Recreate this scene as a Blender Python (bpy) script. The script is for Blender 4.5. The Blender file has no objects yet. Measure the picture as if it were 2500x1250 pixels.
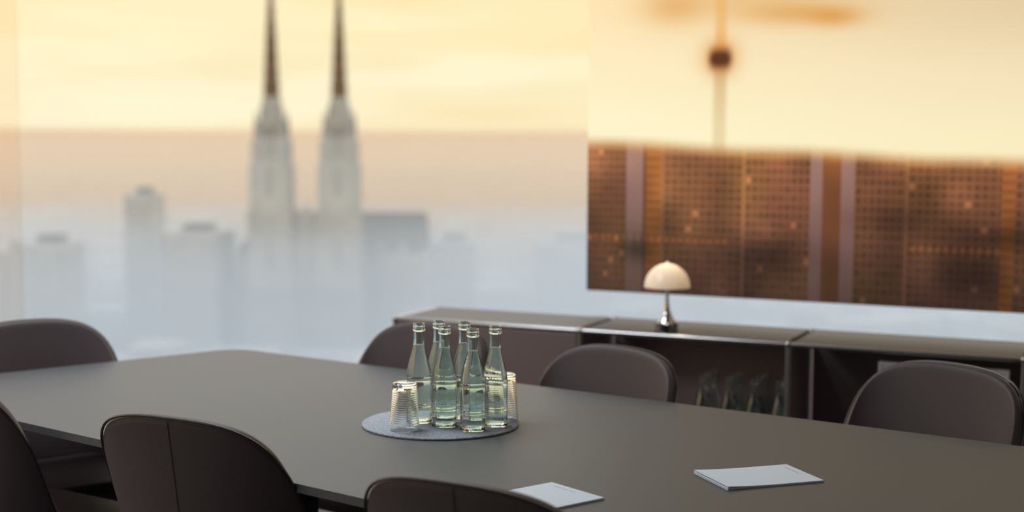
import bpy, bmesh, math, random
import numpy as np
from mathutils import Matrix, Vector

random.seed(4)
RNG = np.random.default_rng(7)
SC = bpy.context.scene
COL = SC.collection

# ------------------------------------------------------------------ camera, sky, light, exposure
F_PX = 3595.3
CAM_Z = 1.4594
cam_d = bpy.data.cameras.new('camera')
cam = bpy.data.objects.new('camera', cam_d)
COL.objects.link(cam)
cam_d.sensor_width = 36.0
cam_d.lens = F_PX / 2500 * 36.0
cam_d.clip_start = 0.05
cam_d.clip_end = 30000
R0 = ((0.99998791, 0.00042837, 0.00489879), (-0.00491748, 0.08711116, 0.99618646), (0.0, 0.9961985, -0.08711222))
cam.matrix_world = Matrix(((R0[0][0], R0[1][0], -R0[2][0], 0),
                           (R0[0][1], R0[1][1], -R0[2][1], 0),
                           (R0[0][2], R0[1][2], -R0[2][2], CAM_Z),
                           (0, 0, 0, 1)))
cam_d.dof.use_dof = True
cam_d.dof.focus_distance = 3.2
cam_d.dof.aperture_fstop = 1.95
SC.camera = cam

world = bpy.data.worlds.new('sunset_sky')
SC.world = world
world.use_nodes = True
wt = world.node_tree
wt.nodes.clear()
w_out = wt.nodes.new('ShaderNodeOutputWorld')
w_bg = wt.nodes.new('ShaderNodeBackground')
w_tc = wt.nodes.new('ShaderNodeTexCoord')
w_sep = wt.nodes.new('ShaderNodeSeparateXYZ')
w_ramp = wt.nodes.new('ShaderNodeValToRGB')
wt.links.new(w_tc.outputs['Generated'], w_sep.inputs[0])
w_map = wt.nodes.new('ShaderNodeMapRange')
w_map.inputs['From Min'].default_value = -0.2
w_map.inputs['From Max'].default_value = 1.0
wt.links.new(w_sep.outputs['Z'], w_map.inputs['Value'])
wt.links.new(w_map.outputs[0], w_ramp.inputs[0])
SKY = [(-0.2, (0.30, 0.30, 0.32)), (-0.01, (0.70, 0.55, 0.40)), (0.0, (1.06, 0.91, 0.60)), (0.03, (1.05, 0.955, 0.66)),
       (0.062, (1.06, 0.90, 0.54)), (0.10, (1.10, 0.90, 0.54)), (0.2, (1.50, 1.24, 0.84)), (0.40, (1.45, 1.42, 1.38)), (1.0, (1.55, 1.65, 1.75))]
cr = w_ramp.color_ramp
while len(cr.elements) < len(SKY):
    cr.elements.new(0.5)
for e, (z, c) in zip(cr.elements, SKY):
    e.position = (z + 0.2) / 1.2
    e.color = (*c, 1)
# soft stretched cloud streaks
w_mp = wt.nodes.new('ShaderNodeMapping')
w_mp.inputs['Scale'].default_value = (3.0, 3.0, 22.0)
w_nz = wt.nodes.new('ShaderNodeTexNoise')
w_nz.inputs['Scale'].default_value = 1.6
w_nz.inputs['Detail'].default_value = 2.0
wt.links.new(w_tc.outputs['Generated'], w_mp.inputs[0])
wt.links.new(w_mp.outputs[0], w_nz.inputs['Vector'])
w_cr = wt.nodes.new('ShaderNodeValToRGB')
w_cr.color_ramp.elements[0].position = 0.35
w_cr.color_ramp.elements[0].color = (1.03, 1.05, 1.12, 1)
w_cr.color_ramp.elements[1].position = 0.7
w_cr.color_ramp.elements[1].color = (0.97, 0.92, 0.84, 1)
wt.links.new(w_nz.outputs['Fac'], w_cr.inputs[0])
w_mix = wt.nodes.new('ShaderNodeMix')
w_mix.data_type = 'RGBA'
w_mix.blend_type = 'MULTIPLY'
w_mix.inputs['Factor'].default_value = 1.0
wt.links.new(w_ramp.outputs[0], w_mix.inputs['A'])
wt.links.new(w_cr.outputs[0], w_mix.inputs['B'])
wt.links.new(w_mix.outputs['Result'], w_bg.inputs['Color'])
w_bg.inputs['Strength'].default_value = 1.0
wt.links.new(w_bg.outputs[0], w_out.inputs['Surface'])

SC.view_settings.view_transform = 'Standard'
SC.view_settings.look = 'None'
SC.view_settings.exposure = 0.0
SC.view_settings.gamma = 1.0
SC.view_settings.use_curve_mapping = False
cy = SC.cycles
cy.max_bounces = 14
cy.diffuse_bounces = 3
cy.glossy_bounces = 5
cy.transmission_bounces = 14
cy.transparent_max_bounces = 16
cy.volume_bounces = 6
cy.sample_clamp_indirect = 12.0
cy.use_denoising = True

CEIL_FILL_W = 37.0          # each of the added ceiling fill panels

# ------------------------------------------------------------------ helpers
def srgb(r, g, b):
    def f(c):
        c /= 255.0
        return c / 12.92 if c <= 0.04045 else ((c + 0.055) / 1.055) ** 2.4
    return (f(r), f(g), f(b))

def mat(name, color, rough=0.5, metal=0.0, noise=None, bump=None, **kw):
    m = bpy.data.materials.new(name)
    m.use_nodes = True
    t = m.node_tree
    p = t.nodes['Principled BSDF']
    p.inputs['Base Color'].default_value = (*color, 1)
    p.inputs['Roughness'].default_value = rough
    p.inputs['Metallic'].default_value = metal
    for k, v in kw.items():
        p.inputs[k.replace('_', ' ')].default_value = v
    if noise:
        sc, amt = noise
        tc = t.nodes.new('ShaderNodeTexCoord')
        n = t.nodes.new('ShaderNodeTexNoise')
        n.inputs['Scale'].default_value = sc
        n.inputs['Detail'].default_value = 4
        t.links.new(tc.outputs['Object'], n.inputs['Vector'])
        r = t.nodes.new('ShaderNodeValToRGB')
        r.color_ramp.elements[0].position = 0.3
        r.color_ramp.elements[1].position = 0.7
        r.color_ramp.elements[0].color = (*[c * (1 - amt) for c in color], 1)
        r.color_ramp.elements[1].color = (*[min(1, c * (1 + amt)) for c in color], 1)
        t.links.new(n.outputs['Fac'], r.inputs[0])
        t.links.new(r.outputs[0], p.inputs['Base Color'])
    if bump:
        sc, st = bump
        tc = t.nodes.new('ShaderNodeTexCoord')
        n = t.nodes.new('ShaderNodeTexNoise')
        n.inputs['Scale'].default_value = sc
        n.inputs['Detail'].default_value = 3
        b = t.nodes.new('ShaderNodeBump')
        b.inputs['Strength'].default_value = st
        b.inputs['Distance'].default_value = 0.002
        t.links.new(tc.outputs['Object'], n.inputs['Vector'])
        t.links.new(n.outputs['Fac'], b.inputs['Height'])
        t.links.new(b.outputs[0], p.inputs['Normal'])
    return m

def glass_mat(name, color, ior, rough=0.0):
    m = bpy.data.materials.new(name)
    m.use_nodes = True
    p = m.node_tree.nodes['Principled BSDF']
    p.inputs['Base Color'].default_value = (*color, 1)
    p.inputs['Transmission Weight'].default_value = 1.0
    p.inputs['IOR'].default_value = ior
    p.inputs['Roughness'].default_value = rough
    return m

def clear_mat(name, color):
    m = bpy.data.materials.new(name)
    m.use_nodes = True
    t = m.node_tree
    t.nodes.clear()
    o = t.nodes.new('ShaderNodeOutputMaterial')
    b = t.nodes.new('ShaderNodeBsdfTransparent')
    b.inputs['Color'].default_value = (*color, 1)
    t.links.new(b.outputs[0], o.inputs['Surface'])
    return m

def haze_mat(name, color, density, g):
    m = bpy.data.materials.new(name)
    m.use_nodes = True
    t = m.node_tree
    t.nodes.clear()
    o = t.nodes.new('ShaderNodeOutputMaterial')
    v = t.nodes.new('ShaderNodeVolumeScatter')
    v.inputs['Color'].default_value = (*color, 1)
    v.inputs['Density'].default_value = density
    v.inputs['Anisotropy'].default_value = g
    ab = t.nodes.new('ShaderNodeVolumeAbsorption')
    ab.inputs['Color'].default_value = (*color, 1)
    ab.inputs['Density'].default_value = density
    ad = t.nodes.new('ShaderNodeAddShader')
    t.links.new(v.outputs[0], ad.inputs[0])
    t.links.new(ab.outputs[0], ad.inputs[1])
    t.links.new(ad.outputs[0], o.inputs['Volume'])
    return m

def link_mesh(name, bm, m, parent=None, smooth=False, loc=None, rot=None):
    bmesh.ops.recalc_face_normals(bm, faces=bm.faces)
    me = bpy.data.meshes.new(name)
    bm.to_mesh(me)
    bm.free()
    if smooth:
        me.polygons.foreach_set('use_smooth', [True] * len(me.polygons))
        me.set_sharp_from_angle(angle=math.radians(32))
    me.materials.append(m)
    o = bpy.data.objects.new(name, me)
    COL.objects.link(o)
    if parent:
        o.parent = parent
    if loc:
        o.location = loc
    if rot:
        o.rotation_euler = rot
    return o

def tag(o, label=None, cat=None, group=None, kind=None):
    if label: o['label'] = label
    if cat: o['category'] = cat
    if group: o['group'] = group
    if kind: o['kind'] = kind
    return o

def empty(name, loc=(0, 0, 0), rz=0.0):
    o = bpy.data.objects.new(name, None)
    COL.objects.link(o)
    o.empty_display_size = 0.05
    o.location = loc
    o.rotation_euler = (0, 0, rz)
    return o

def copy_tree(o, parent=None):
    c = o.copy()
    COL.objects.link(c)
    if parent:
        c.parent = parent
    for ch in o.children:
        copy_tree(ch, c)
    return c

def add_box(bm, x0, x1, y0, y1, z0, z1, bevel=0.0, seg=2):
    vs = [bm.verts.new((x, y, z)) for x in (x0, x1) for y in (y0, y1) for z in (z0, z1)]
    fs = [bm.faces.new([vs[i] for i in q]) for q in ((0, 1, 3, 2), (4, 6, 7, 5), (0, 4, 5, 1), (2, 3, 7, 6), (0, 2, 6, 4), (1, 5, 7, 3))]
    if bevel > 0:
        es = list({e for f in fs for e in f.edges})
        bmesh.ops.bevel(bm, geom=es, offset=bevel, segments=seg, affect='EDGES', profile=0.5)

def box(name, x0, x1, y0, y1, z0, z1, m, parent=None, bevel=0.0, smooth=False, seg=2):
    bm = bmesh.new()
    add_box(bm, x0, x1, y0, y1, z0, z1, bevel, seg)
    return link_mesh(name, bm, m, parent, smooth)

def add_lathe(bm, prof, seg=48, mod=None, close=True, cx=0.0, cy_=0.0):
    """prof: list of (r, z); r=0 becomes a pole. mod(theta, i) scales the radius."""
    rings = []
    for i, (r, z) in enumerate(prof):
        if r <= 1e-7:
            rings.append([bm.verts.new((cx, cy_, z))])
        else:
            ring = []
            for k in range(seg):
                a = 2 * math.pi * k / seg
                rr = r * (mod(a, i) if mod else 1.0)
                ring.append(bm.verts.new((cx + rr * math.cos(a), cy_ + rr * math.sin(a), z)))
            rings.append(ring)
    for a, b in zip(rings, rings[1:]):
        if len(a) == 1 and len(b) == 1:
            continue
        for k in range(seg):
            k2 = (k + 1) % seg
            if len(a) == 1:
                bm.faces.new((a[0], b[k], b[k2]))
            elif len(b) == 1:
                bm.faces.new((a[k], b[0], a[k2]))
            else:
                bm.faces.new((a[k], b[k], b[k2], a[k2]))

def lathe(name, prof, m, parent=None, seg=48, mod=None, smooth=True, loc=None):
    bm = bmesh.new()
    add_lathe(bm, prof, seg, mod)
    return link_mesh(name, bm, m, parent, smooth, loc)

def add_tube(bm, pts, r, seg=8, caps=True):
    pts = [Vector(p) for p in pts]
    rings = []
    up = Vector((0, 0, 1))
    for i, p in enumerate(pts):
        t = (pts[min(i + 1, len(pts) - 1)] - pts[max(i - 1, 0)]).normalized()
        a = t.cross(up)
        if a.length < 1e-3:
            a = t.cross(Vector((0, 1, 0)))
        a.normalize()
        b = t.cross(a).normalized()
        rings.append([bm.verts.new(p + (a * math.cos(2 * math.pi * k / seg) + b * math.sin(2 * math.pi * k / seg)) * r) for k in range(seg)])
    for a, b in zip(rings, rings[1:]):
        for k in range(seg):
            bm.faces.new((a[k], a[(k + 1) % seg], b[(k + 1) % seg], b[k]))
    if caps:
        bm.faces.new(rings[0][::-1])
        bm.faces.new(rings[-1])

def tube(name, pts, r, m, parent=None, seg=8):
    bm = bmesh.new()
    add_tube(bm, pts, r, seg)
    return link_mesh(name, bm, m, parent, True)

# ------------------------------------------------------------------ materials
M = {}
M['table'] = mat('taupe_laminate', (0.088, 0.088, 0.090), 0.50, noise=(260, 0.06), Specular_IOR_Level=0.38)
M['table_edge'] = mat('laminate_edge', (0.22, 0.20, 0.195), 0.55)
M['leather'] = mat('aubergine_leather', (0.072, 0.052, 0.054), 0.52, bump=(260, 0.12), Specular_IOR_Level=0.35)
M['piping'] = mat('leather_piping', (0.020, 0.015, 0.016), 0.35)
M['dark_metal'] = mat('dark_metal', (0.03, 0.03, 0.032), 0.4, 1.0)
M['chrome'] = mat('chrome', (0.45, 0.445, 0.44), 0.25, 1.0)
M['lamp_chrome'] = mat('lamp_chrome', (0.55, 0.55, 0.56), 0.06, 1.0)
M['smoked_chrome'] = mat('smoked_chrome', (0.20, 0.20, 0.21), 0.08, 1.0)  # foot chrome darkened in place of its dark reflections
M['cab'] = mat('graphite_brown_steel', (0.15, 0.108, 0.102), 0.45)
M['cab_in'] = mat('cabinet_lining', (0.27, 0.20, 0.20), 0.5)  # cabinet colour lightened inside to carry the reflected light
M['cab_top'] = mat('graphite_steel_top', (0.070, 0.070, 0.085), 0.45, Specular_IOR_Level=0.30)
M['pale'] = mat('pale_grey_card', (0.70, 0.71, 0.72), 0.6)
M['pale_rim'] = mat('pale_grey_rim', (0.85, 0.86, 0.87), 0.5)
M['felt'] = mat('grey_felt', (0.33, 0.36, 0.40), 0.95, noise=(160, 0.35), bump=(400, 0.6))
M['paper'] = mat('white_paper', (0.72, 0.79, 0.87), 0.8)
M['ink'] = mat('grey_ink', (0.10, 0.10, 0.13), 0.8)
M['glass'] = glass_mat('bottle_glass', (0.91, 0.985, 0.96), 1.5)
M['tumbler'] = glass_mat('tumbler_glass', (0.97, 0.99, 0.985), 1.5)
M['water'] = glass_mat('water', (0.985, 1.0, 0.995), 1.33)
M['carpet'] = mat('grey_carpet', (0.10, 0.10, 0.115), 0.95, noise=(300, 0.25), bump=(500, 0.5))
M['white'] = mat('white_paint', (0.62, 0.62, 0.62), 0.8, noise=(5, 0.03))
M['shade'] = mat('opal_shade', (0.86, 0.82, 0.76), 0.22)
M['frame_dark'] = mat('picture_body', (0.02, 0.018, 0.017), 0.5)
M['stone'] = mat('weathered_stone', (0.36, 0.34, 0.30), 0.9, noise=(0.05, 0.3))
M['spire'] = mat('browned_spire_stone', (0.16, 0.095, 0.05), 0.9, noise=(0.05, 0.3))
M['roof'] = mat('slate_roof', (0.06, 0.065, 0.07), 0.8)
M['facade'] = mat('facade_render', (0.40, 0.38, 0.35), 0.9, noise=(0.1, 0.2))
M['win'] = mat('window_dark', (0.25, 0.235, 0.205), 0.4)
M['ground'] = mat('city_ground', (0.13, 0.11, 0.095), 0.95, noise=(0.004, 0.5))
M['hill'] = mat('wooded_hill', (0.07, 0.075, 0.055), 0.95, noise=(0.002, 0.3))
M['pane'] = clear_mat('clear_pane', (0.975, 0.98, 0.975))
M['pane_tint'] = clear_mat('warm_pane', (0.97, 0.94, 0.905))
lt = bpy.data.materials.new('luminous_panel')
lt.use_nodes = True
lt.node_tree.nodes['Principled BSDF'].inputs['Emission Color'].default_value = (1.0, 0.98, 0.95, 1)
lt.node_tree.nodes['Principled BSDF'].inputs['Emission Strength'].default_value = 0.0
M['lum'] = lt

# ------------------------------------------------------------------ setting: room in the sideboard's frame
OX, OY, TH = -0.439, 5.5063, -0.4267
ROOM = (OX, OY, 0)
CT, ST = math.cos(TH), math.sin(TH)
def place(o):
    """stand a thing in the room's frame: x along the back glazing, y towards it"""
    o.location = ROOM
    o.rotation_euler = (0, 0, TH)
    return o
def loc(x, y, z=0.0):
    return (OX + CT * x - ST * y, OY + ST * x + CT * y, z)

XL, XR, YB, YF, ZC = -2.246, 5.2, 0.45, -6.6, 2.75
def structure(name, x0, x1, y0, y1, z0, z1, m):
    o = place(box(name, x0, x1, y0, y1, z0, z1, m))
    o['kind'] = 'structure'
    return o
structure('floor', XL - 0.1, XR + 0.1, YF - 0.1, YB + 0.1, -0.25, 0.0, M['carpet'])
structure('ceiling', XL - 0.1, XR + 0.1, YF - 0.1, YB + 0.1, ZC, ZC + 0.2, M['white'])
structure('wall_right', XR, XR + 0.15, YF, YB, 0, ZC, M['white'])
structure('wall_front', XL, XR, YF - 0.15, YF, 0, ZC, M['white'])
structure('baseboard_right', XR - 0.012, XR - 0.0005, YF + 0.02, YB - 0.05, 0.001, 0.08, M['white'])
w1 = place(empty('window_1'))  # glazing added in place of the white back wall, to show the skyline
w1['kind'] = 'structure'
box('pane', XL + 0.004, XR, YB, YB + 0.02, 0.0, ZC, M['pane'], w1)  # pane added in place of the white back wall
w2 = place(empty('window_2'))
w2['kind'] = 'structure'
box('pane', XL - 0.02, XL, YF, YB + 0.02, 0.0, ZC, M['pane_tint'], w2)
structure('trim_1', XL + 0.03, XR, YB - 0.03, YB - 0.001, 0.001, 0.03, M['dark_metal'])

# unseen ceiling panels, added to fill the room with light
def ceiling_fill_light(x, y, label):
    e = empty('ceiling_light', loc(x, y, ZC), TH)
    tag(e, label, 'lamp', 'square ceiling lights')
    bm = bmesh.new()
    for (q0, q1, q2, q3) in ((-0.62, 0.62, -0.62, -0.59), (-0.62, 0.62, 0.59, 0.62), (-0.62, -0.59, -0.59, 0.59), (0.59, 0.62, -0.59, 0.59)):
        add_box(bm, q0, q1, q2, q3, -0.05, -0.001)
    link_mesh('frame', bm, M['white'], e)
    ld = bpy.data.lights.new('diffuser_light', 'AREA')
    ld.shape = 'SQUARE'
    ld.size = 1.14
    ld.energy = CEIL_FILL_W
    ld.color = (0.88, 0.94, 1.0)
    lo = bpy.data.objects.new('diffuser_light', ld)
    COL.objects.link(lo)
    lo.parent = e
    lo.location = (0, 0, -0.03)
    return e
ceiling_fill_light(0.0, -1.3, 'square ceiling light above the left end of the table')
ceiling_fill_light(-0.6, -3.2, 'square ceiling light by the left window')

# ------------------------------------------------------------------ the reflected skyline, built as a solid city beyond the glazing
GZ = -95.0
bm = bmesh.new()
add_box(bm, -6000, 6000, 40, 9000, GZ - 5, GZ)
g = link_mesh('city_ground', bm, M['ground'])  # added ground of the city that stands in for the reflected skyline
tag(g, kind='structure')
bm = bmesh.new()
hx = np.linspace(-5200, 5200, 90)
prev = None
for x in hx:
    h = 14 + 3 * math.sin(x / 500.0 + 1.2) + 3 * math.sin(x / 210.0) + 38 / (1 + math.exp((x + 900) / 220.0))
    row = [bm.verts.new((x, 7600, GZ - 1)), bm.verts.new((x, 8000, GZ + h)), bm.verts.new((x, 8900, GZ - 1))]
    if prev:
        bm.faces.new((prev[0], row[0], row[1], prev[1]))
        bm.faces.new((prev[1], row[1], row[2], prev[2]))
        bm.faces.new((prev[2], row[2], row[0], prev[0]))
    prev = row
hl = link_mesh('wooded_hills', bm, M['hill'], smooth=True)
tag(hl, kind='structure')

def cathedral():
    cx, cy0 = -82.65, 590.0
    e = empty('cathedral', (cx, cy0, GZ), 0)
    tag(e, 'huge dark gothic cathedral with twin spires rising out of the city haze', 'cathedral')
    def sp(name, prof, x, y, n, m=M['stone'], par=e, rot=0.0):
        bm = bmesh.new()
        add_lathe(bm, prof, n)
        o = link_mesh(name, bm, m, par)
        o.location = (x, y, 0)
        o.rotation_euler = (0, 0, rot)
        return o
    z0 = -GZ
    for s in (-1, 1):
        x = 13.5 * s
        bm = bmesh.new()
        # stepped square tower, narrowing at each storey, with corner buttresses
        for (h0, h1, w) in ((0, z0 - 30, 7.6), (z0 - 30, z0 - 12, 6.9), (z0 - 12, z0 - 3, 6.2), (z0 - 3, z0 + 4, 5.0)):
            add_box(bm, -w, w, -w, w, h0, h1)
            for a in (-1, 1):
                for b in (-1, 1):
                    add_box(bm, a * w - 1.0, a * w + 1.0, b * w - 1.0, b * w + 1.0, h0, h1 - 1.5)
        t = link_mesh('tower', bm, M['stone'], e)
        t.location = (x, 0, 0)
        o = sp('belfry', [(0, z0 + 4), (5.0, z0 + 4), (4.4, z0 + 9), (3.5, z0 + 13), (0, z0 + 13)], x, 0, 8, rot=math.pi / 8)
        prof = [(0, z0 + 13)]
        hh = [13, 18, 24, 30, 36, 42, 48, 54, 60]
        for i, h in enumerate(hh):
            r = 2.9 * (1 - (h - 13) / 50.0) ** 0.85 + 0.25
            prof += [(r * 1.12, z0 + h), (r * 0.97, z0 + h + 1.2)]
        prof += [(0.9, z0 + 62.5), (0.2, z0 + 64), (0, z0 + 66)]
        sp('spire', prof, x, 0, 8, M['spire'], rot=math.pi / 8)
        for a in (-1, 1):
            for b in (-1, 1):
                sp('pinnacle', [(0, z0 - 5), (1.3, z0 - 5), (1.1, z0 + 1), (0.4, z0 + 6), (0, z0 + 9)], x + a * 5.4, b * 5.4, 4, rot=math.pi / 4)
        for zb in (z0 - 55, z0 - 26, z0 - 10):
            wn = box('lancet_window', -1.3, 1.3, -7.9 if zb < z0 - 30 else -7.2, -7.0 if zb < z0 - 30 else -6.1, zb, zb + 11, M['win'], e)
            wn.location = (x, 0, 0)
    # west gable between the towers, long nave behind, transept
    bm = bmesh.new()
    vs = [(-7, -4, 0), (7, -4, 0), (7, -4, z0 - 44), (0, -4, z0 - 30), (-7, -4, z0 - 44)]
    a = [bm.verts.new(v) for v in vs]
    b = [bm.verts.new((v[0], 4, v[2])) for v in vs]
    bm.faces.new(a); bm.faces.new(b[::-1])
    for i in range(5):
        j = (i + 1) % 5
        bm.faces.new((a[i], b[i], b[j], a[j]))
    link_mesh('west_gable', bm, M['stone'], e)
    def house(name, x0, x1, y0, y1, h, ridge, m, along_x):
        bm = bmesh.new()
        add_box(bm, x0, x1, y0, y1, 0, h)
        link_mesh(name, bm, M['stone'], e)
        bm = bmesh.new()
        if along_x:
            q = [(x0, y0, h), (x1, y0, h), (x1, y1, h), (x0, y1, h)]
            r = [(x0, (y0 + y1) / 2, ridge), (x1, (y0 + y1) / 2, ridge)]
            fs = ((0, 1, 5, 4), (2, 3, 4, 5), (0, 4, 3), (1, 2, 5), (3, 2, 1, 0))
        else:
            q = [(x0, y0, h), (x1, y0, h), (x1, y1, h), (x0, y1, h)]
            r = [((x0 + x1) / 2, y0, ridge), ((x0 + x1) / 2, y1, ridge)]
            fs = ((1, 2, 5, 4), (3, 0, 4, 5), (0, 1, 4), (2, 3, 5), (3, 2, 1, 0))
        v = [bm.verts.new(p) for p in q + r]
        for f in fs:
            bm.faces.new([v[i] for i in f])
        link_mesh(name + '_roof', bm, m, e)
    house('nave', -11, 46, 12, 70, z0 - 50, z0 - 35, M['roof'], True)
    house('transept', -30, -11, 10, 60, z0 - 50, z0 - 37, M['roof'], False)
    for i in range(6):
        bm = bmesh.new()
        add_box(bm, -8 + i * 9, -6.2 + i * 9, 9.2, 12, 0, z0 - 46)
        link_mesh('buttress', bm, M['stone'], e)
    sp('ridge_turret', [(0, z0 - 38), (2.0, z0 - 38), (1.6, z0 - 28), (0.3, z0 - 17), (0, z0 - 15)], 6, 41, 8)
cathedral()

def office(x, y, w, dp, top, label, name='office_block', floors=9):
    e = empty(name, (x, y, GZ), 0.25 * random.uniform(-1, 1))
    tag(e, label, 'building', 'city buildings in the haze')
    h = top - GZ
    box('walls', -w / 2, w / 2, -dp / 2, dp / 2, 0, h, M['facade'], e)
    box('roof_plant', -w / 5, w / 4, -dp / 5, dp / 4, h, h + 2.6, M['roof'], e)
    ncol = max(3, int(w / 4.5))
    wm = None
    for i in range(ncol):
        for k in range(floors):
            cx = -w / 2 + w * (i + 0.5) / ncol
            cz = h - 3.5 - k * 4.0
            if wm is None:
                bm = bmesh.new()
                add_box(bm, -1.1, 1.1, -0.25, 0.1, -1.2, 1.2)
                o = link_mesh('window', bm, M['win'], e)
                wm = o.data
            else:
                o = bpy.data.objects.new('window', wm)
                COL.objects.link(o)
                o.parent = e
            o.location = (cx, -dp / 2, cz)
office(-160, 640, 13, 14, -28, 'slim grey tower block standing left of the cathedral in haze', 'tower_block')
office(-128, 598, 24, 20, -41, 'broad block close left of the cathedral, right of the slim tower block')
office(-195, 590, 26, 20, -48, 'low wide block at the far left of the hazy city')
office(-176, 560, 20, 16, -43, 'mid height block just left of the slim tower block')
office(30, 760, 34, 22, -56, 'long low block right of the cathedral behind the sideboard')
office(-28, 700, 22, 22, -52, 'squat block directly right of the cathedral nave')
# countless small roofs
bm = bmesh.new()
for i in range(700):
    y = 480 * (1 + random.random() ** 1.5 * 7)
    x = random.uniform(-0.42, 0.42) * y
    if 555 < y < 680 and -205 < x < -15:
        continue
    if (-5 < x < 65 and 730 < y < 790) or (-55 < x < 0 and 670 < y < 730) or (-235 < x < -100 and 530 < y < 680):
        continue
    w, d_, h = random.uniform(6, 16), random.uniform(6, 14), random.uniform(8, 20)
    add_box(bm, x - w, x + w, y - d_, y + d_, GZ, GZ + h)
rf = link_mesh('city_rooftops', bm, M['facade'])
tag(rf, 'countless low city roofs sunk in blue haze around the cathedral', 'rooftops', kind='stuff')

for (nm, y0, y1, z0, z1, colr, dens, gg, lab) in (  # cool layers added to give the blue-grey tone of the pale wall
        ('far_haze', 760, 8980, GZ + 0.5, -30, (1.0, 0.80, 0.59), 0.0012, 0.78, 'warm evening haze far behind the cathedral, up to the horizon'),
        ('near_haze', 90, 758, -36, -1, (0.95, 0.98, 1.0), 0.00065, 0.5, 'thin cool haze between the window and the cathedral'),
        ('ground_mist', 90, 758, GZ + 0.5, -36.2, (0.76, 0.87, 1.0), 0.0038, 0.3, 'blue grey ground mist drowning the lower city')):
    bm = bmesh.new()
    add_box(bm, -5000, 5000, y0, y1, z0, z1)
    hz = link_mesh(nm, bm, haze_mat(nm, colr, dens, gg))
    tag(hz, lab, 'mist', kind='stuff')

# ------------------------------------------------------------------ conference table
def table():
    e = empty('conference_table', (0.05, 3.2, 0))
    tag(e, 'long taupe conference table with rounded corners carrying the bottle tray', 'table')
    ox, oy = 0.05, 3.2
    poly = [(-0.893, 4.735), (-1.767, 3.990), (-0.284, 2.804), (0.95, 1.80), (1.85, 2.76), (1.17, 3.308)]
    rad = [0.10, 0.12, 0, 0.12, 0.12, 0]
    pts = []
    n = len(poly)
    for i in range(n):
        p0, p, p1 = (Vector((*poly[(i + k) % n], 0)) for k in (-1, 0, 1))
        r = rad[i]
        if r == 0:
            pts.append(p)
            continue
        a, b = (p0 - p).normalized(), (p1 - p).normalized()
        ang = a.angle(b)
        dd = r / math.tan(ang / 2)
        c = p + (a + b).normalized() * (r / math.sin(ang / 2))
        s, t = p + a * dd - c, p + b * dd - c
        tot = s.angle(t)
        ax = s.cross(t).normalized()
        for k in range(9):
            pts.append(c + Matrix.Rotation(tot * k / 8, 3, ax) @ s)
    bm = bmesh.new()
    T, BT = 0.74, 0.722
    top = [bm.verts.new((q.x - ox, q.y - oy, T)) for q in pts]
    bot = [bm.verts.new((q.x - ox, q.y - oy, BT)) for q in pts]
    m = len(pts)
    ft = bm.faces.new(top)
    fb = bm.faces.new(bot[::-1])
    for i in range(m):
        bm.faces.new((top[i], bot[i], bot[(i + 1) % m], top[(i + 1) % m]))
    es = list(ft.edges) + list(fb.edges)
    bmesh.ops.bevel(bm, geom=es, offset=0.002, segments=2, affect='EDGES')
    link_mesh('tabletop', bm, M['table'], e)
    # two panel pedestals on floor plates
    for (x, y) in ((-0.66, 3.66), (0.62, 2.62)):
        bm = bmesh.new()
        add_box(bm, -0.09, 0.09, -0.16, 0.16, 0.02, BT - 0.0005, 0.01)
        o = link_mesh('pedestal', bm, M['dark_metal'], e)
        o.location = (x - ox, y - oy, 0)
        o.rotation_euler = (0, 0, -0.63)
        bm = bmesh.new()
        add_box(bm, -0.22, 0.22, -0.38, 0.38, 0.0, 0.02, 0.004)
        o = link_mesh('foot_plate', bm, M['dark_metal'], e)
        o.location = (x - ox, y - oy, 0)
        o.rotation_euler = (0, 0, -0.63)
table()

# ------------------------------------------------------------------ leather chairs
ZT, ZCN, Z0 = 0.868, 0.655, 0.44
def shell_pt(u, v, off=0.0):
    n = 2.5
    zt = ZCN + (ZT - ZCN) * max(0.0, 1 - abs(u) ** n) ** (1 / n)
    z = Z0 + (zt - Z0) * v
    h = (z - Z0) / (ZT - Z0)
    w = 0.243 + 0.010 * math.sin(math.pi * min(1, h * 1.1))
    wrap = 0.162 - 0.115 * h ** 0.8
    x = w * math.sin(u * 1.30) / math.sin(1.30)
    y = -0.205 - 0.07 * h + wrap * (1 - math.cos(u * 1.45)) / (1 - math.cos(1.45))
    return Vector((x, y, z))

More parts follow.
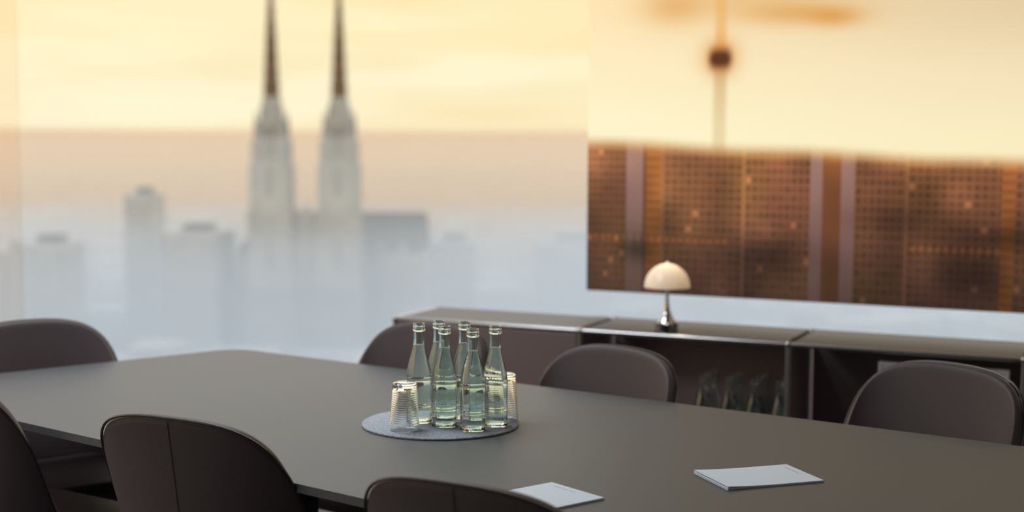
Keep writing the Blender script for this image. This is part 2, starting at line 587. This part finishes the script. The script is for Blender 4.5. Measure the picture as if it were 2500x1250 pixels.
def make_chair():
    e = empty('conference_chair')
    NU, NV = 36, 22
    us = [math.sin(math.pi / 2 * (2 * i / NU - 1)) for i in range(NU + 1)]
    bm = bmesh.new()
    grid = [[bm.verts.new(shell_pt(u, j / NV)) for j in range(NV + 1)] for u in us]
    for i in range(NU):
        for j in range(NV):
            bm.faces.new((grid[i][j], grid[i + 1][j], grid[i + 1][j + 1], grid[i][j + 1]))
    sh = link_mesh('backrest', bm, M['leather'], e, True)
    # keep the mesh's normals pointing to the rear, so the thickness grows inwards
    me = sh.data
    c = me.polygons[len(me.polygons) // 2]
    if c.normal.y > 0:
        me.flip_normals()
    so = sh.modifiers.new('thickness', 'SOLIDIFY')
    so.thickness = 0.026
    so.offset = -1
    sb = sh.modifiers.new('round', 'SUBSURF')
    sb.levels = sb.render_levels = 1
    # piping along the rim of the outer skin
    path = [shell_pt(us[0], j / 12) for j in range(12)] + [shell_pt(u, 1.0) for u in us] + [shell_pt(us[-1], 1 - j / 12) for j in range(1, 13)]
    path = [p + Vector((0, -0.001, 0.0)) for p in path]
    tube('piping', path, 0.0032, M['piping'], e, 6)
    tube('seam', [shell_pt(0, j / 20) + Vector((0, -0.0008, 0)) for j in range(21)], 0.0007, M['leather'], e, 6)
    # seat pan with a rounded cushion
    bm = bmesh.new()
    add_box(bm, -0.225, 0.225, -0.17, 0.26, 0.395, 0.465, 0.03, 4)
    link_mesh('seat', bm, M['leather'], e, True)
    lathe('column', [(0, 0.08), (0.03, 0.08), (0.03, 0.24), (0.018, 0.25), (0.018, 0.38), (0.07, 0.385), (0.07, 0.394), (0, 0.394)], M['dark_metal'], e, 20)
    for k in range(4):
        a = math.pi / 4 + k * math.pi / 2
        bm = bmesh.new()
        d = Vector((math.cos(a), math.sin(a), 0))
        add_tube(bm, [d * 0.025 + Vector((0, 0, 0.10)), d * 0.16 + Vector((0, 0, 0.065)), d * 0.29 + Vector((0, 0, 0.022))], 0.013, 8)
        lg = link_mesh('base_leg', bm, M['dark_metal'], e, True)
        bm = bmesh.new()
        add_lathe(bm, [(0, 0), (0.016, 0), (0.016, 0.012), (0, 0.014)], 12, cx=d.x * 0.285, cy_=d.y * 0.285)
        gl = link_mesh('glide', bm, M['dark_metal'], lg, True)
    return e

CHAIRS = [
    # where the top of the back stands, heading of the seat
    (-0.700, 2.95, -0.47, 1.0, 'near dark leather chair whose whole back with centre seam shows, left foreground'),
    (-0.098, 2.41, -0.56, 1.0, 'lowest near leather chair, its back cut by the bottom edge before the left notepad'),
    (-1.40, 3.46, -0.60, 1.0, 'near leather chair cut off by the left edge of the view, beside table'),
    (-1.475, 4.44, -2.50, 1.0, 'leather chair at the left head of the table, facing the room'),
    (-0.215, 4.43, 2.50, 1.0, 'far-side leather chair behind the group of water bottles'),
    (0.318, 4.09, 2.38, 0.977, 'far-side leather chair right of the bottle tray, below the table lamp'),
    (1.125, 3.69, 2.28, 1.0, 'far-side leather chair at the right, in front of the pale framed card'),
]
proto = None
for (x, y, rz, sz, label) in CHAIRS:
    if proto is None:
        proto = c = make_chair()
    else:
        c = copy_tree(proto)
    bx, by = 0.0, -0.275                         # top of the back in the chair's frame
    c.location = (x - (math.cos(rz) * bx - math.sin(rz) * by), y - (math.sin(rz) * bx + math.cos(rz) * by), 0)
    c.rotation_euler = (0, 0, rz)
    c.scale = (1, 1, sz)
    tag(c, label, 'chair', 'leather chairs round the conference table')

# ------------------------------------------------------------------ sideboard
TOPZ = 0.74
def sideboard():
    e = place(empty('modular_sideboard'))
    tag(e, 'long dark steel sideboard with chrome tubes and ball joints along the back', 'sideboard')
    W_, D_, NM = 0.75, 0.35, 5
    rows = (0.05, 0.355, TOPZ)
    ball_me = tube_me = {}
    def part(name, key, build, m, loc_, rot=(0, 0, 0), store={}):
        if key not in store:
            bm = bmesh.new()
            build(bm)
            o = link_mesh(name, bm, m, e, True)
            store[key] = o.data
        else:
            o = bpy.data.objects.new(name, store[key])
            COL.objects.link(o)
            o.parent = e
        o.location = loc_
        o.rotation_euler = rot
        return o
    def ball(bm):
        bmesh.ops.create_uvsphere(bm, u_segments=16, v_segments=10, radius=0.0125)
    RT = 0.0085
    def ztube(L):
        return lambda bm: add_tube(bm, [(0, 0, 0.010), (0, 0, L - 0.010)], RT, 12)
    def xtube(L):
        return lambda bm: add_tube(bm, [(0.010, 0, 0), (L - 0.010, 0, 0)], RT, 12)
    def ytube(L):
        return lambda bm: add_tube(bm, [(0, 0.010, 0), (0, L - 0.010, 0)], RT, 12)
    for i in range(NM + 1):
        for y in (0, D_):
            for k, z in enumerate(rows):
                part('ball_joint', 'b', ball, M['chrome'], (i * W_, y, z))
                if i < NM:
                    part('tube', 'x', xtube(W_), M['chrome'], (i * W_, y, z))
                if k < 2:
                    L = rows[k + 1] - z
                    part('tube', 'z%d' % k, ztube(L), M['chrome'], (i * W_, y, z))
            part('foot', 'f', lambda bm: add_lathe(bm, [(0, -0.05), (0.012, -0.05), (0.012, -0.02), (0.006, -0.015), (0.006, 0), (0, 0)], 12), M['chrome'], (i * W_, y, rows[0]))
        for z in (rows if i in (0, NM) else rows[:2]):
            part('tube', 'y', ytube(D_), M['chrome'], (i * W_, 0, z))
    g_ = 0.011
    for i in range(NM):
        x0, x1 = i * W_ + g_, (i + 1) * W_ - g_
        bm = bmesh.new()
        add_box(bm, x0, x1, g_, D_ - g_, TOPZ - 0.010, TOPZ + 0.006, 0.002)
        link_mesh('top_panel', bm, M['cab_top'], e)
        box('shelf_panel', x0, x1, g_, D_ - g_, rows[1] - 0.009, rows[1] + 0.007, M['cab_in'], e)
        box('bottom_panel', x0, x1, g_, D_ - g_, rows[0] - 0.007, rows[0] + 0.007, M['cab_in'], e)
        box('back_panel', x0, x1, D_ - 0.030, D_ - 0.020, rows[0] + g_, TOPZ - g_, M['cab_in'], e)
        d = box('door', x0, x1, -0.006, 0.010, rows[0] + g_, rows[1] - g_, M['cab'], e, 0.003)
        lathe('door_knob', [(0, 0), (0.012, 0), (0.012, 0.012), (0.005, 0.02), (0, 0.02)], M['chrome'], d, 16).matrix_local = Matrix.Translation(((x0 + x1) / 2, -0.026, rows[1] - 0.05)) @ Matrix.Rotation(-math.pi / 2, 4, 'X')
        if i in (0, 4):
            d = box('door', x0, x1, -0.006, 0.010, rows[1] + g_, TOPZ - g_, M['cab'], e, 0.003)
            lathe('door_knob', [(0, 0), (0.012, 0), (0.012, 0.012), (0.005, 0.02), (0, 0.02)], M['chrome'], d, 16).matrix_local = Matrix.Translation(((x0 + x1) / 2, -0.026, TOPZ - 0.16)) @ Matrix.Rotation(-math.pi / 2, 4, 'X')
    for i in range(NM + 1):
        box('side_panel', i * W_ - 0.005, i * W_ + 0.005, g_, D_ - g_, rows[0] + g_, rows[1] - g_, M['cab_in'], e)
        box('side_panel', i * W_ - 0.005, i * W_ + 0.005, g_, D_ - g_, rows[1] + g_, TOPZ - g_, M['cab_in'], e)
    return rows[1] + 0.007
SHELF = sideboard()

# pale framed card standing in the open compartment at the right
fc = empty('framed_card', loc(2.003, 0.055, SHELF), TH)
tag(fc, 'pale grey framed card standing in the open compartment behind the right chair', 'card')
zt = 0.695 - SHELF
box('sheet', -0.205, 0.190, 0.000, 0.006, 0.008, zt - 0.008, M['pale'], fc)
bm = bmesh.new()
add_box(bm, -0.213, 0.198, -0.004, 0.010, zt - 0.008, zt)
add_box(bm, -0.213, 0.198, -0.004, 0.010, 0, 0.008)
add_box(bm, -0.213, -0.205, -0.004, 0.010, 0.008, zt - 0.008)
add_box(bm, 0.190, 0.198, -0.004, 0.010, 0.008, zt - 0.008)
link_mesh('rim', bm, M['pale_rim'], fc)

# ------------------------------------------------------------------ wall picture (flat print, reflected skyline painted in as emission)
def picture():
    PW, PH = 2.6, 1.72
    e = empty('wall_picture', loc(0.6263, 0.372, 0.842), TH)
    tag(e, 'large frameless backlit picture of a tower at sunset above dark high-rise facades', 'picture')
    box('body', 0.0, PW, 0.002, 0.045, 0.0, PH, M['frame_dark'], e)
    bm = bmesh.new()
    for x in (0.4, 2.2):
        add_box(bm, x - 0.01, x + 0.01, 0.035, 0.043, PH, ZC - 0.842)
    link_mesh('hanger', bm, M['dark_metal'], e)
    nx, ny = 640, 424
    a = np.linspace(0, PW, nx)
    h = np.linspace(0, PH, ny)
    A, Hh = np.meshgrid(a, h)
    def lin(c):
        c = np.asarray(c, float) / 255.0
        return np.where(c <= 0.04045, c / 12.92, ((c + 0.055) / 1.055) ** 2.4)
    def sm(x, lo, hi):
        t = np.clip((x - lo) / (hi - lo), 0, 1)
        return t * t * (3 - 2 * t)
    def lerp(p, q, t):
        return p + (q - p) * t[..., None]
    img = np.zeros((ny, nx, 3))
    # reflected sunset sky painted over the print (8 bit values, mixed across and up)
    tx = np.clip(A / 1.6, 0, 1)
    lo = lerp(np.array([253, 243, 202.]), np.array([250, 236, 193.]), tx)
    mid = lerp(np.array([254, 236, 192.]), np.array([245, 226, 188.]), tx)
    hi = lerp(np.array([253, 226, 176.]), np.array([228, 205, 165.]), tx)
    hz_ = 0.558 - 0.057 * np.clip(A / 1.57, 0, 1.7) + 0.004 * np.sin(A * 9)
    tv = sm(Hh - hz_, 0.05, 0.30)
    tv2 = sm(Hh - hz_, 0.25, 0.56)
    sky = lerp(lerp(lo, mid, tv), hi, tv2)
    # reflected cloud streaks painted in at the top
    def blob(cx, cy_, sx, sy):
        return np.exp(-((A - cx) / sx) ** 2 - ((Hh - cy_) / sy) ** 2)
    cl = np.clip(0.55 * blob(0.80, 1.020, 0.20, 0.040) + 0.5 * blob(0.93, 1.005, 0.09, 0.035) + 0.5 * blob(0.33, 1.06, 0.12, 0.07) + 0.35 * blob(0.62, 1.07, 0.3, 0.06), 0, 1)
    sky = lerp(sky, np.broadcast_to(np.array([222, 158, 82.]), sky.shape), cl)
    # reflected tower, painted in: pale shaft, dark pod, upper mast
    wv = np.where(Hh < 0.86, 0.024, 0.021)
    d = np.abs(A - 0.512)
    shaft = (1 - sm(d, wv - 0.012, wv + 0.012)) * (Hh > hz_ - 0.02)
    sh_low = shaft * (Hh < 0.85) * (0.35 + 0.25 * sm(Hh, 0.56, 0.84))
    sky = lerp(sky, np.broadcast_to(np.array([205, 170, 115.]), sky.shape), sh_low)
    sky = lerp(sky, np.broadcast_to(np.array([236, 176, 100.]), sky.shape), shaft * (Hh >= 0.85) * 0.62)
    pod = np.clip(1.25 * np.exp(-((A - 0.511) / 0.040) ** 4 - ((Hh - 0.868) / 0.032) ** 2), 0, 1)
    halo = np.exp(-((A - 0.511) / 0.062) ** 2 - ((Hh - 0.872) / 0.062) ** 2)
    sky = lerp(sky, np.broadcast_to(np.array([214, 130, 52.]), sky.shape), halo * 0.75)
    sky = lerp(sky, np.broadcast_to(np.array([92, 46, 18.]), sky.shape), pod)
    # printed high-rise facades below, reflected city glow painted in as warmer browns upward
    v = np.clip(Hh / 0.53, 0, 1)
    fac = lerp(np.array([72, 50, 38.]), np.array([140, 88, 54.]), v ** 0.9)
    nz = RNG.random((14, 26))
    def up(nzz):
        ys = np.linspace(0, nzz.shape[0] - 1.001, ny); xs = np.linspace(0, nzz.shape[1] - 1.001, nx)
        yi, xi = ys.astype(int), xs.astype(int)
        fy, fx = (ys - yi)[:, None], (xs - xi)[None, :]
        fy, fx = fy * fy * (3 - 2 * fy), fx * fx * (3 - 2 * fx)
        q = nzz
        return (q[yi][:, xi] * (1 - fy) * (1 - fx) + q[yi + 1][:, xi] * fy * (1 - fx) + q[yi][:, xi + 1] * (1 - fy) * fx + q[yi + 1][:, xi + 1] * fy * fx)
    fac *= (0.80 + 0.40 * up(nz))[..., None]
    tint = up(RNG.random((10, 18)))[..., None]
    fac = fac * (1 + (tint - 0.5) * np.array([0.08, 0.0, 0.22]))
    # facade blocks with their own window rhythm
    edges = [0.0, 0.155, 0.222, 0.235, 0.292, 0.305, 0.60, 0.612, 0.85, 0.892, 0.958, 1.008, 1.18, 1.19, 1.50, 1.545, 1.78, 2.05, 2.3, PW]
    kinds = ['w', 'p', 'd', 'o', 'p2', 'w', 'l', 'w', 'p', 'b', 'p', 'w', 'l', 'w', 'o', 'w', 'b', 'w', 'w']
    for i, kd in enumerate(kinds):
        x0, x1 = edges[i], edges[i + 1]
        ms = (A >= x0) & (A < x1)
        if kd == 'p':
            f = np.array([168, 138, 140.])
            fac = np.where(ms[..., None], fac * 0.45 + f * (0.30 + 0.30 * v)[..., None], fac)
        elif kd == 'p2':
            fac = np.where(ms[..., None], fac * 1.10 + 6, fac)
        elif kd == 'l':
            fac = np.where(ms[..., None], fac * 1.13 + 6, fac)
        elif kd == 'o':
            st = 0.5 + 0.5 * np.sin(Hh * 2 * math.pi / 0.032)
            fac = np.where(ms[..., None], fac * (0.98 + 0.16 * st)[..., None] + np.array([14, 4, -8.]), fac)
        elif kd == 'd':
            fac = np.where(ms[..., None], fac * 0.9, fac)
        elif kd == 'b':
            fac = np.where(ms[..., None], fac * np.array([0.98, 0.93, 0.86]), fac)
        else:
            px_, py_ = [0.0215, 0.0270, 0.0300, 0.0240][i % 4], [0.0270, 0.0320, 0.0250, 0.0290][(i * 3) % 4]
            gx, gy = (A - x0) / px_, Hh / py_
            fx, fy = gx % 1, gy % 1
            win = sm(fx, 0.06, 0.20) * (1 - sm(fx, 0.80, 0.94)) * sm(fy, 0.08, 0.22) * (1 - sm(fy, 0.74, 0.9))
            ix, iy = gx.astype(int) % 97, gy.astype(int) % 97
            rnd = RNG.random((97, 97))[iy, ix]
            amt = -0.13 + 0.14 * (rnd - 0.5) + 0.40 * (rnd > 0.982)
            fac = np.where(ms[..., None], fac * (1 + win * amt)[..., None] + 8 * (1 - win)[..., None] * v[..., None], fac)
    # lit row of windows and dark tree-like masses low down
    row = np.exp(-((Hh - 0.205) / 0.012) ** 2) * (0.5 + 0.5 * np.sign(np.sin(A * 2 * math.pi / 0.028))) * ((A < 0.55) | ((A > 1.2) & (A < 1.5)))
    fac = fac + row[..., None] * np.array([34, 18, 4.])
    dark = np.clip(0.75 * blob(0.20, 0.165, 0.07, 0.05) + 0.55 * blob(0.72, 0.17, 0.14, 0.07) + 0.65 * blob(1.42, 0.12, 0.16, 0.10) + 0.5 * blob(1.50, 0.25, 0.15, 0.04) + 0.4 * blob(1.16, 0.30, 0.2, 0.05), 0, 0.8)
    fac = fac * (1 - 0.55 * dark)[..., None]
    glow = 0.45 * blob(0.70, 0.235, 0.05, 0.05) + 0.5 * blob(0.06, 0.48, 0.10, 0.06) + 0.25 * blob(0.45, 0.35, 0.3, 0.12)
    fac = fac * (1 + 0.45 * glow)[..., None]
    edge = sm(Hh - hz_, -0.034, 0.040)
    mixc = lerp(np.broadcast_to(fac, sky.shape), np.broadcast_to(np.array([214, 140, 70.]), sky.shape), sm(Hh - hz_, -0.05, 0.012) * 0.55)
    img = lerp(mixc, sky, edge)
    img = np.clip(img, 0, 255)
    rgb = lin(img)
    co = np.stack([A, np.zeros_like(A), Hh], -1).reshape(-1, 3)
    idx = np.arange(nx * ny).reshape(ny, nx)
    q = np.stack([idx[:-1, :-1], idx[:-1, 1:], idx[1:, 1:], idx[1:, :-1]], -1).reshape(-1, 4)
    me = bpy.data.meshes.new('print')
    me.vertices.add(len(co)); me.vertices.foreach_set('co', co.astype(np.float32).ravel())
    me.loops.add(q.size); me.loops.foreach_set('vertex_index', q.astype(np.int32).ravel())
    me.polygons.add(len(q)); me.polygons.foreach_set('loop_start', np.arange(0, q.size, 4, dtype=np.int32))
    me.update(calc_edges=True)
    at = me.color_attributes.new('print_colour', 'FLOAT_COLOR', 'POINT')
    rgba = np.ones((nx * ny, 4), np.float32); rgba[:, :3] = rgb.reshape(-1, 3)
    at.data.foreach_set('color', rgba.ravel())
    m = bpy.data.materials.new('backlit_print')
    m.use_nodes = True
    t = m.node_tree
    p = t.nodes['Principled BSDF']
    p.inputs['Base Color'].default_value = (0.01, 0.01, 0.01, 1)
    p.inputs['Roughness'].default_value = 0.35
    p.inputs['Specular IOR Level'].default_value = 0.2
    va = t.nodes.new('ShaderNodeVertexColor')
    va.layer_name = 'print_colour'
    t.links.new(va.outputs['Color'], p.inputs['Emission Color'])
    p.inputs['Emission Strength'].default_value = 1.0  # emission carries the painted reflection; the picture itself has no backlight
    me.materials.append(m)
    o = bpy.data.objects.new('print', me)
    COL.objects.link(o)
    o.parent = e
picture()

# ------------------------------------------------------------------ table lamp on the sideboard
def table_lamp():
    e = empty('table_lamp', loc(1.052, 0.060, TOPZ + 0.0065), TH)
    e.scale = (1, 1, 1.06)
    tag(e, 'small mushroom table lamp with cream dome shade and chrome trumpet foot', 'lamp')
    lathe('foot', [(0, 0), (0.040, 0), (0.041, 0.0015), (0.041, 0.014), (0.0395, 0.0155), (0.041, 0.017), (0.041, 0.029), (0.039, 0.031), (0.034, 0.032), (0, 0.032)], M['smoked_chrome'], e, 64)
    lathe('stem', [(0, 0.0322), (0.033, 0.0325), (0.027, 0.040), (0.019, 0.054), (0.0125, 0.072),
                   (0.0088, 0.092), (0.0068, 0.115), (0.0058, 0.140), (0.0055, 0.175), (0, 0.175)], M['lamp_chrome'], e, 64)
    rs, zr = 0.080, 0.149
    prof = []
    N = 18
    for i in range(N + 1):
        a = math.pi / 2 * i / N
        prof.append((rs * math.cos(a), zr + 0.079 * math.sin(a)))
    prof[-1] = (0, prof[-1][1])
    inner = [(0 if i == 0 else (rs - 0.003) * math.sin(math.pi / 2 * i / N), zr + 0.0755 * math.cos(math.pi / 2 * i / N)) for i in range(N + 1)]
    sh = bmesh.new()
    add_lathe(sh, inner + [(rs - 0.003, zr), (rs, zr)] + prof[1:], 64)
    # opal acrylic: glossy skin, light from the bulb shines through
    m = M['shade']
    t = m.node_tree
    p = t.nodes['Principled BSDF']
    tr = t.nodes.new('ShaderNodeBsdfTranslucent')
    tr.inputs['Color'].default_value = (0.95, 0.86, 0.74, 1)
    mx = t.nodes.new('ShaderNodeMixShader')
    mx.inputs[0].default_value = 0.45
    out = [n for n in t.nodes if n.type == 'OUTPUT_MATERIAL'][0]
    t.links.new(p.outputs[0], mx.inputs[1]); t.links.new(tr.outputs[0], mx.inputs[2]); t.links.new(mx.outputs[0], out.inputs['Surface'])
    link_mesh('shade', sh, m, e, True)
    lathe('finial', [(0, 0.2275), (0.0045, 0.2285), (0.0055, 0.231), (0.0035, 0.235), (0, 0.236)], M['lamp_chrome'], e, 16)
    bl = bpy.data.lights.new('bulb', 'POINT')
    bl.energy = 0.30
    bl.color = (1.0, 0.86, 0.70)
    bl.shadow_soft_size = 0.012
    bo = bpy.data.objects.new('bulb', bl)
    COL.objects.link(bo)
    bo.parent = e
    bo.location = (0, 0, 0.195)
table_lamp()

# ------------------------------------------------------------------ felt tray, bottles, tumblers
TZ = 0.7402
tr = lathe('felt_tray', [(0, 0), (0.186, 0), (0.190, 0.0015), (0.190, 0.0045), (0.187, 0.006), (0, 0.006)], M['felt'], None, 96, loc=(-0.1715, 3.525, TZ))
tag(tr, 'round grey felt tray on the table under the bottles and tumblers', 'tray')

BH, BR = 0.241, 0.0303
def make_bottle(name):
    e = empty(name)
    k = BH
    prof = [(0, 0.004), (0.80, 0.002), (0.93, 0.0), (0.985, 0.008), (1.0, 0.022), (1.0, 0.045), (0.985, 0.055), (0.985, 0.165), (1.0, 0.172), (1.015, 0.180), (1.0, 0.188),
            (1.0, 0.196), (1.015, 0.204), (1.0, 0.212), (0.988, 0.220), (0.985, 0.32), (0.988, 0.420), (1.0, 0.427), (1.02, 0.435), (1.0, 0.443), (0.99, 0.455), (0.965, 0.49), (0.915, 0.535),
            (0.835, 0.59), (0.72, 0.65), (0.61, 0.70), (0.52, 0.74), (0.465, 0.772), (0.435, 0.80), (0.415, 0.86), (0.405, 0.915), (0.405, 0.922), (0.47, 0.928), (0.495, 0.936),
            (0.495, 0.945), (0.465, 0.952), (0.46, 0.962), (0.475, 0.970), (0.478, 0.992), (0.46, 1.0)]
    flute_lo = {i for i, (r, z) in enumerate(prof) if 0.05 < z < 0.168}
    flute_hi = {i for i, (r, z) in enumerate(prof) if 0.445 < z < 0.60}
    outer = [(r * BR, z * k) for r, z in prof]
    wall = 0.0026
    inner = [(0.36 * BR, k), (0.345 * BR, 0.92 * k)]
    for r, z in reversed(prof):
        if 0.05 < z < 0.91:
            inner.append((min(r, 0.985) * BR - wall, z * k))
    inner += [(0.80 * BR, 0.030 * k), (0.55 * BR, 0.026 * k), (0, 0.040 * k)]
    no = len(outer)
    def mod(a, i):
        if i in flute_lo:
            return 1 + 0.007 * math.cos(24 * a)
        if i in flute_hi:
            return 1 + 0.004 * math.cos(24 * a)
        return 1.0
    lathe('glass_body', outer + inner, M['glass'], e, 96, mod)
    wl = 0.785 * k
    wp = []
    for r, z in inner:
        if z < wl:
            wp.append((r + (0.0002 if r > 0 else 0), z))
    top_r = 0.44 * BR - wall + 0.0002
    wp = [(0, wl)] + [(top_r - 0.001, wl), (top_r, wl + 0.0006)] + wp
    wp[-1] = (0, wp[-1][1] - 0.0002)
    lathe('water', wp, M['water'], e, 48)
    return e

TRAY_B = [
    (-0.2235, 3.522, 'leftmost water bottle on the felt tray, behind the left tumbler'),
    (-0.1780, 3.571, 'back left water bottle on the tray, mostly hidden behind the front left one'),
    (-0.1600, 3.474, 'front left water bottle on the tray, right of the left tumbler'),
    (-0.1150, 3.553, 'back middle water bottle on the tray, peeking out between the front two'),
    (-0.0910, 3.428, 'foremost water bottle on the tray, nearest the tray front rim'),
    (-0.0390, 3.482, 'rightmost water bottle on the tray, before the right tumbler'),
]
bproto = None
for i, (x, y, label) in enumerate(TRAY_B):
    b = make_bottle('water_bottle') if bproto is None else copy_tree(bproto)
    bproto = bproto or b
    b.location = (x, y, TZ + 0.0062)
    b.rotation_euler = (0, 0, 0.37 * i)
    tag(b, label, 'bottle', 'water bottles on the felt tray')

names_c = ['first', 'second', 'third', 'fourth']
rows_c = ['front', 'middle', 'back']
CX = [1.1865, 1.281, 1.370, 1.459]
for c in range(4):
    for r in range(3):
        if c == 3 and r == 2:
            continue
        b = copy_tree(bproto)
        b.location = loc(CX[c] + 0.002 * r, 0.062 + 0.07 * r, SHELF + 0.0003)
        b.rotation_euler = (0, 0, 0.5 * c + 0.9 * r)
        tag(b, 'water bottle in the open cabinet, %s row, %s from the left' % (rows_c[r], names_c[c]), 'bottle', 'water bottles in the cabinet')

def make_tumbler():
    # upside-down ribbed glass: the mouth rests on the felt
    H_, R0_, R1_ = 0.114, 0.0355, 0.0285
    outer = [(R0_ - 0.0009, 0.0)]
    n = 180
    for i in range(n + 1):
        z = 0.001 + (H_ - 0.005) * i / n
        r = R0_ + (R1_ - R0_) * z / H_
        if 0.012 < z < H_ - 0.020:
            r += 0.00013 * math.sin(z * 2 * math.pi / 0.0052)
        outer.append((r, z))
    outer += [(R1_ - 0.0012, H_ - 0.0015), (R1_ - 0.004, H_), (0, H_ - 0.0005)]
    inner = [(0, H_ - 0.013), (R1_ - 0.009, H_ - 0.0125), (R1_ - 0.0042, H_ - 0.016), (R1_ - 0.0024, H_ - 0.021), (R0_ - 0.0022, 0.001), (R0_ - 0.0015, 0.0), (R0_ - 0.0009, 0.0)]
    return lathe('tumbler', outer[1:] + inner[:-2] + [(R0_ - 0.0014, 0.0003)] + [outer[1]], M['tumbler'], None, 72)
t1 = make_tumbler()
bmx = bmesh.new(); bmx.from_mesh(t1.data); bmesh.ops.remove_doubles(bmx, verts=bmx.verts, dist=1e-6); bmesh.ops.recalc_face_normals(bmx, faces=bmx.faces); bmx.to_mesh(t1.data); bmx.free()
t1.data.set_sharp_from_angle(angle=math.radians(32))
t1.location = (-0.2515, 3.430, TZ + 0.0058)
tag(t1, 'upturned ribbed tumbler at the left of the tray, in front of the bottles', 'glass', 'upturned tumblers on the tray')
t2 = t1.copy()
COL.objects.link(t2)
t2.location = (-0.018, 3.560, TZ + 0.0058)
tag(t2, 'upturned ribbed tumbler at the right of the tray, behind the rightmost bottle', 'glass', 'upturned tumblers on the tray')

# ------------------------------------------------------------------ notepads
def notepad(corner, ex, ey, lx, ly, label, lift):
    """corner: the far corner by the print; ex, ey unit vectors along the short and long side"""
    e = empty('notepad', (corner[0], corner[1], TZ), math.atan2(ex[1], ex[0]))
    tag(e, label, 'notepad', 'white notepads on the table')
    s = 1 if (ex[0] * ey[1] - ex[1] * ey[0]) > 0 else -1
    def sheet(name, z0, z1, c, m):
        bm = bmesh.new()
        n = 12
        rows = []
        for i in range(n + 1):
            b = i / n
            dz = c * max(0, b - 0.45) ** 2
            y = s * ly * b
            rows.append([bm.verts.new((x, y, z + dz)) for z in (z0, z1) for x in (0, lx)])
        for r, q in zip(rows, rows[1:]):
            for (i, j) in ((0, 1), (1, 3), (3, 2), (2, 0)):
                bm.faces.new((r[i], r[j], q[j], q[i]))
        bm.faces.new([rows[0][i] for i in (0, 1, 3, 2)])
        bm.faces.new([rows[-1][i] for i in (0, 2, 3, 1)])
        return link_mesh(name, bm, m, e)
    sheet('backing_board', 0.0, 0.0012, 0.0, M['paper'])
    sheet('paper_block', 0.0013, 0.0036, lift * 0.35, M['paper'])
    sheet('top_sheet', 0.0037, 0.0041, lift, M['paper'])
    # a single line of tiny print near the head
    bm = bmesh.new()
    x = lx * 0.16
    while x < lx * 0.58:
        w = random.uniform(0.0012, 0.003)
        y0 = s * ly * 0.075
        add_box(bm, x, x + w, min(y0, y0 + s * 0.0016), max(y0, y0 + s * 0.0016), 0.0041, 0.00415)
        x += w + 0.0006
    link_mesh('printed_line', bm, M['ink'], e)
def unit(a, b):
    v = Vector((b[0] - a[0], b[1] - a[1]))
    return v.normalized()
a1, b1 = (0.0827, 2.9298), (0.1812, 2.8066)
ex = unit(a1, b1)
notepad(a1, ex, (-ex[1] * -1 * -1, ex[0] * -1) if False else (ex[1], -ex[0]), 0.158, 0.222, 'white notepad half hidden behind the lowest near chair', 0.004)
a2, b2 = (0.5893, 3.0998), (0.6385, 2.9584)
ex = unit(a2, b2)
notepad(a2, ex, (ex[1], -ex[0]), 0.152, 0.219, 'white notepad lying alone at the right of the table, its sheet corner lifting', 0.012)
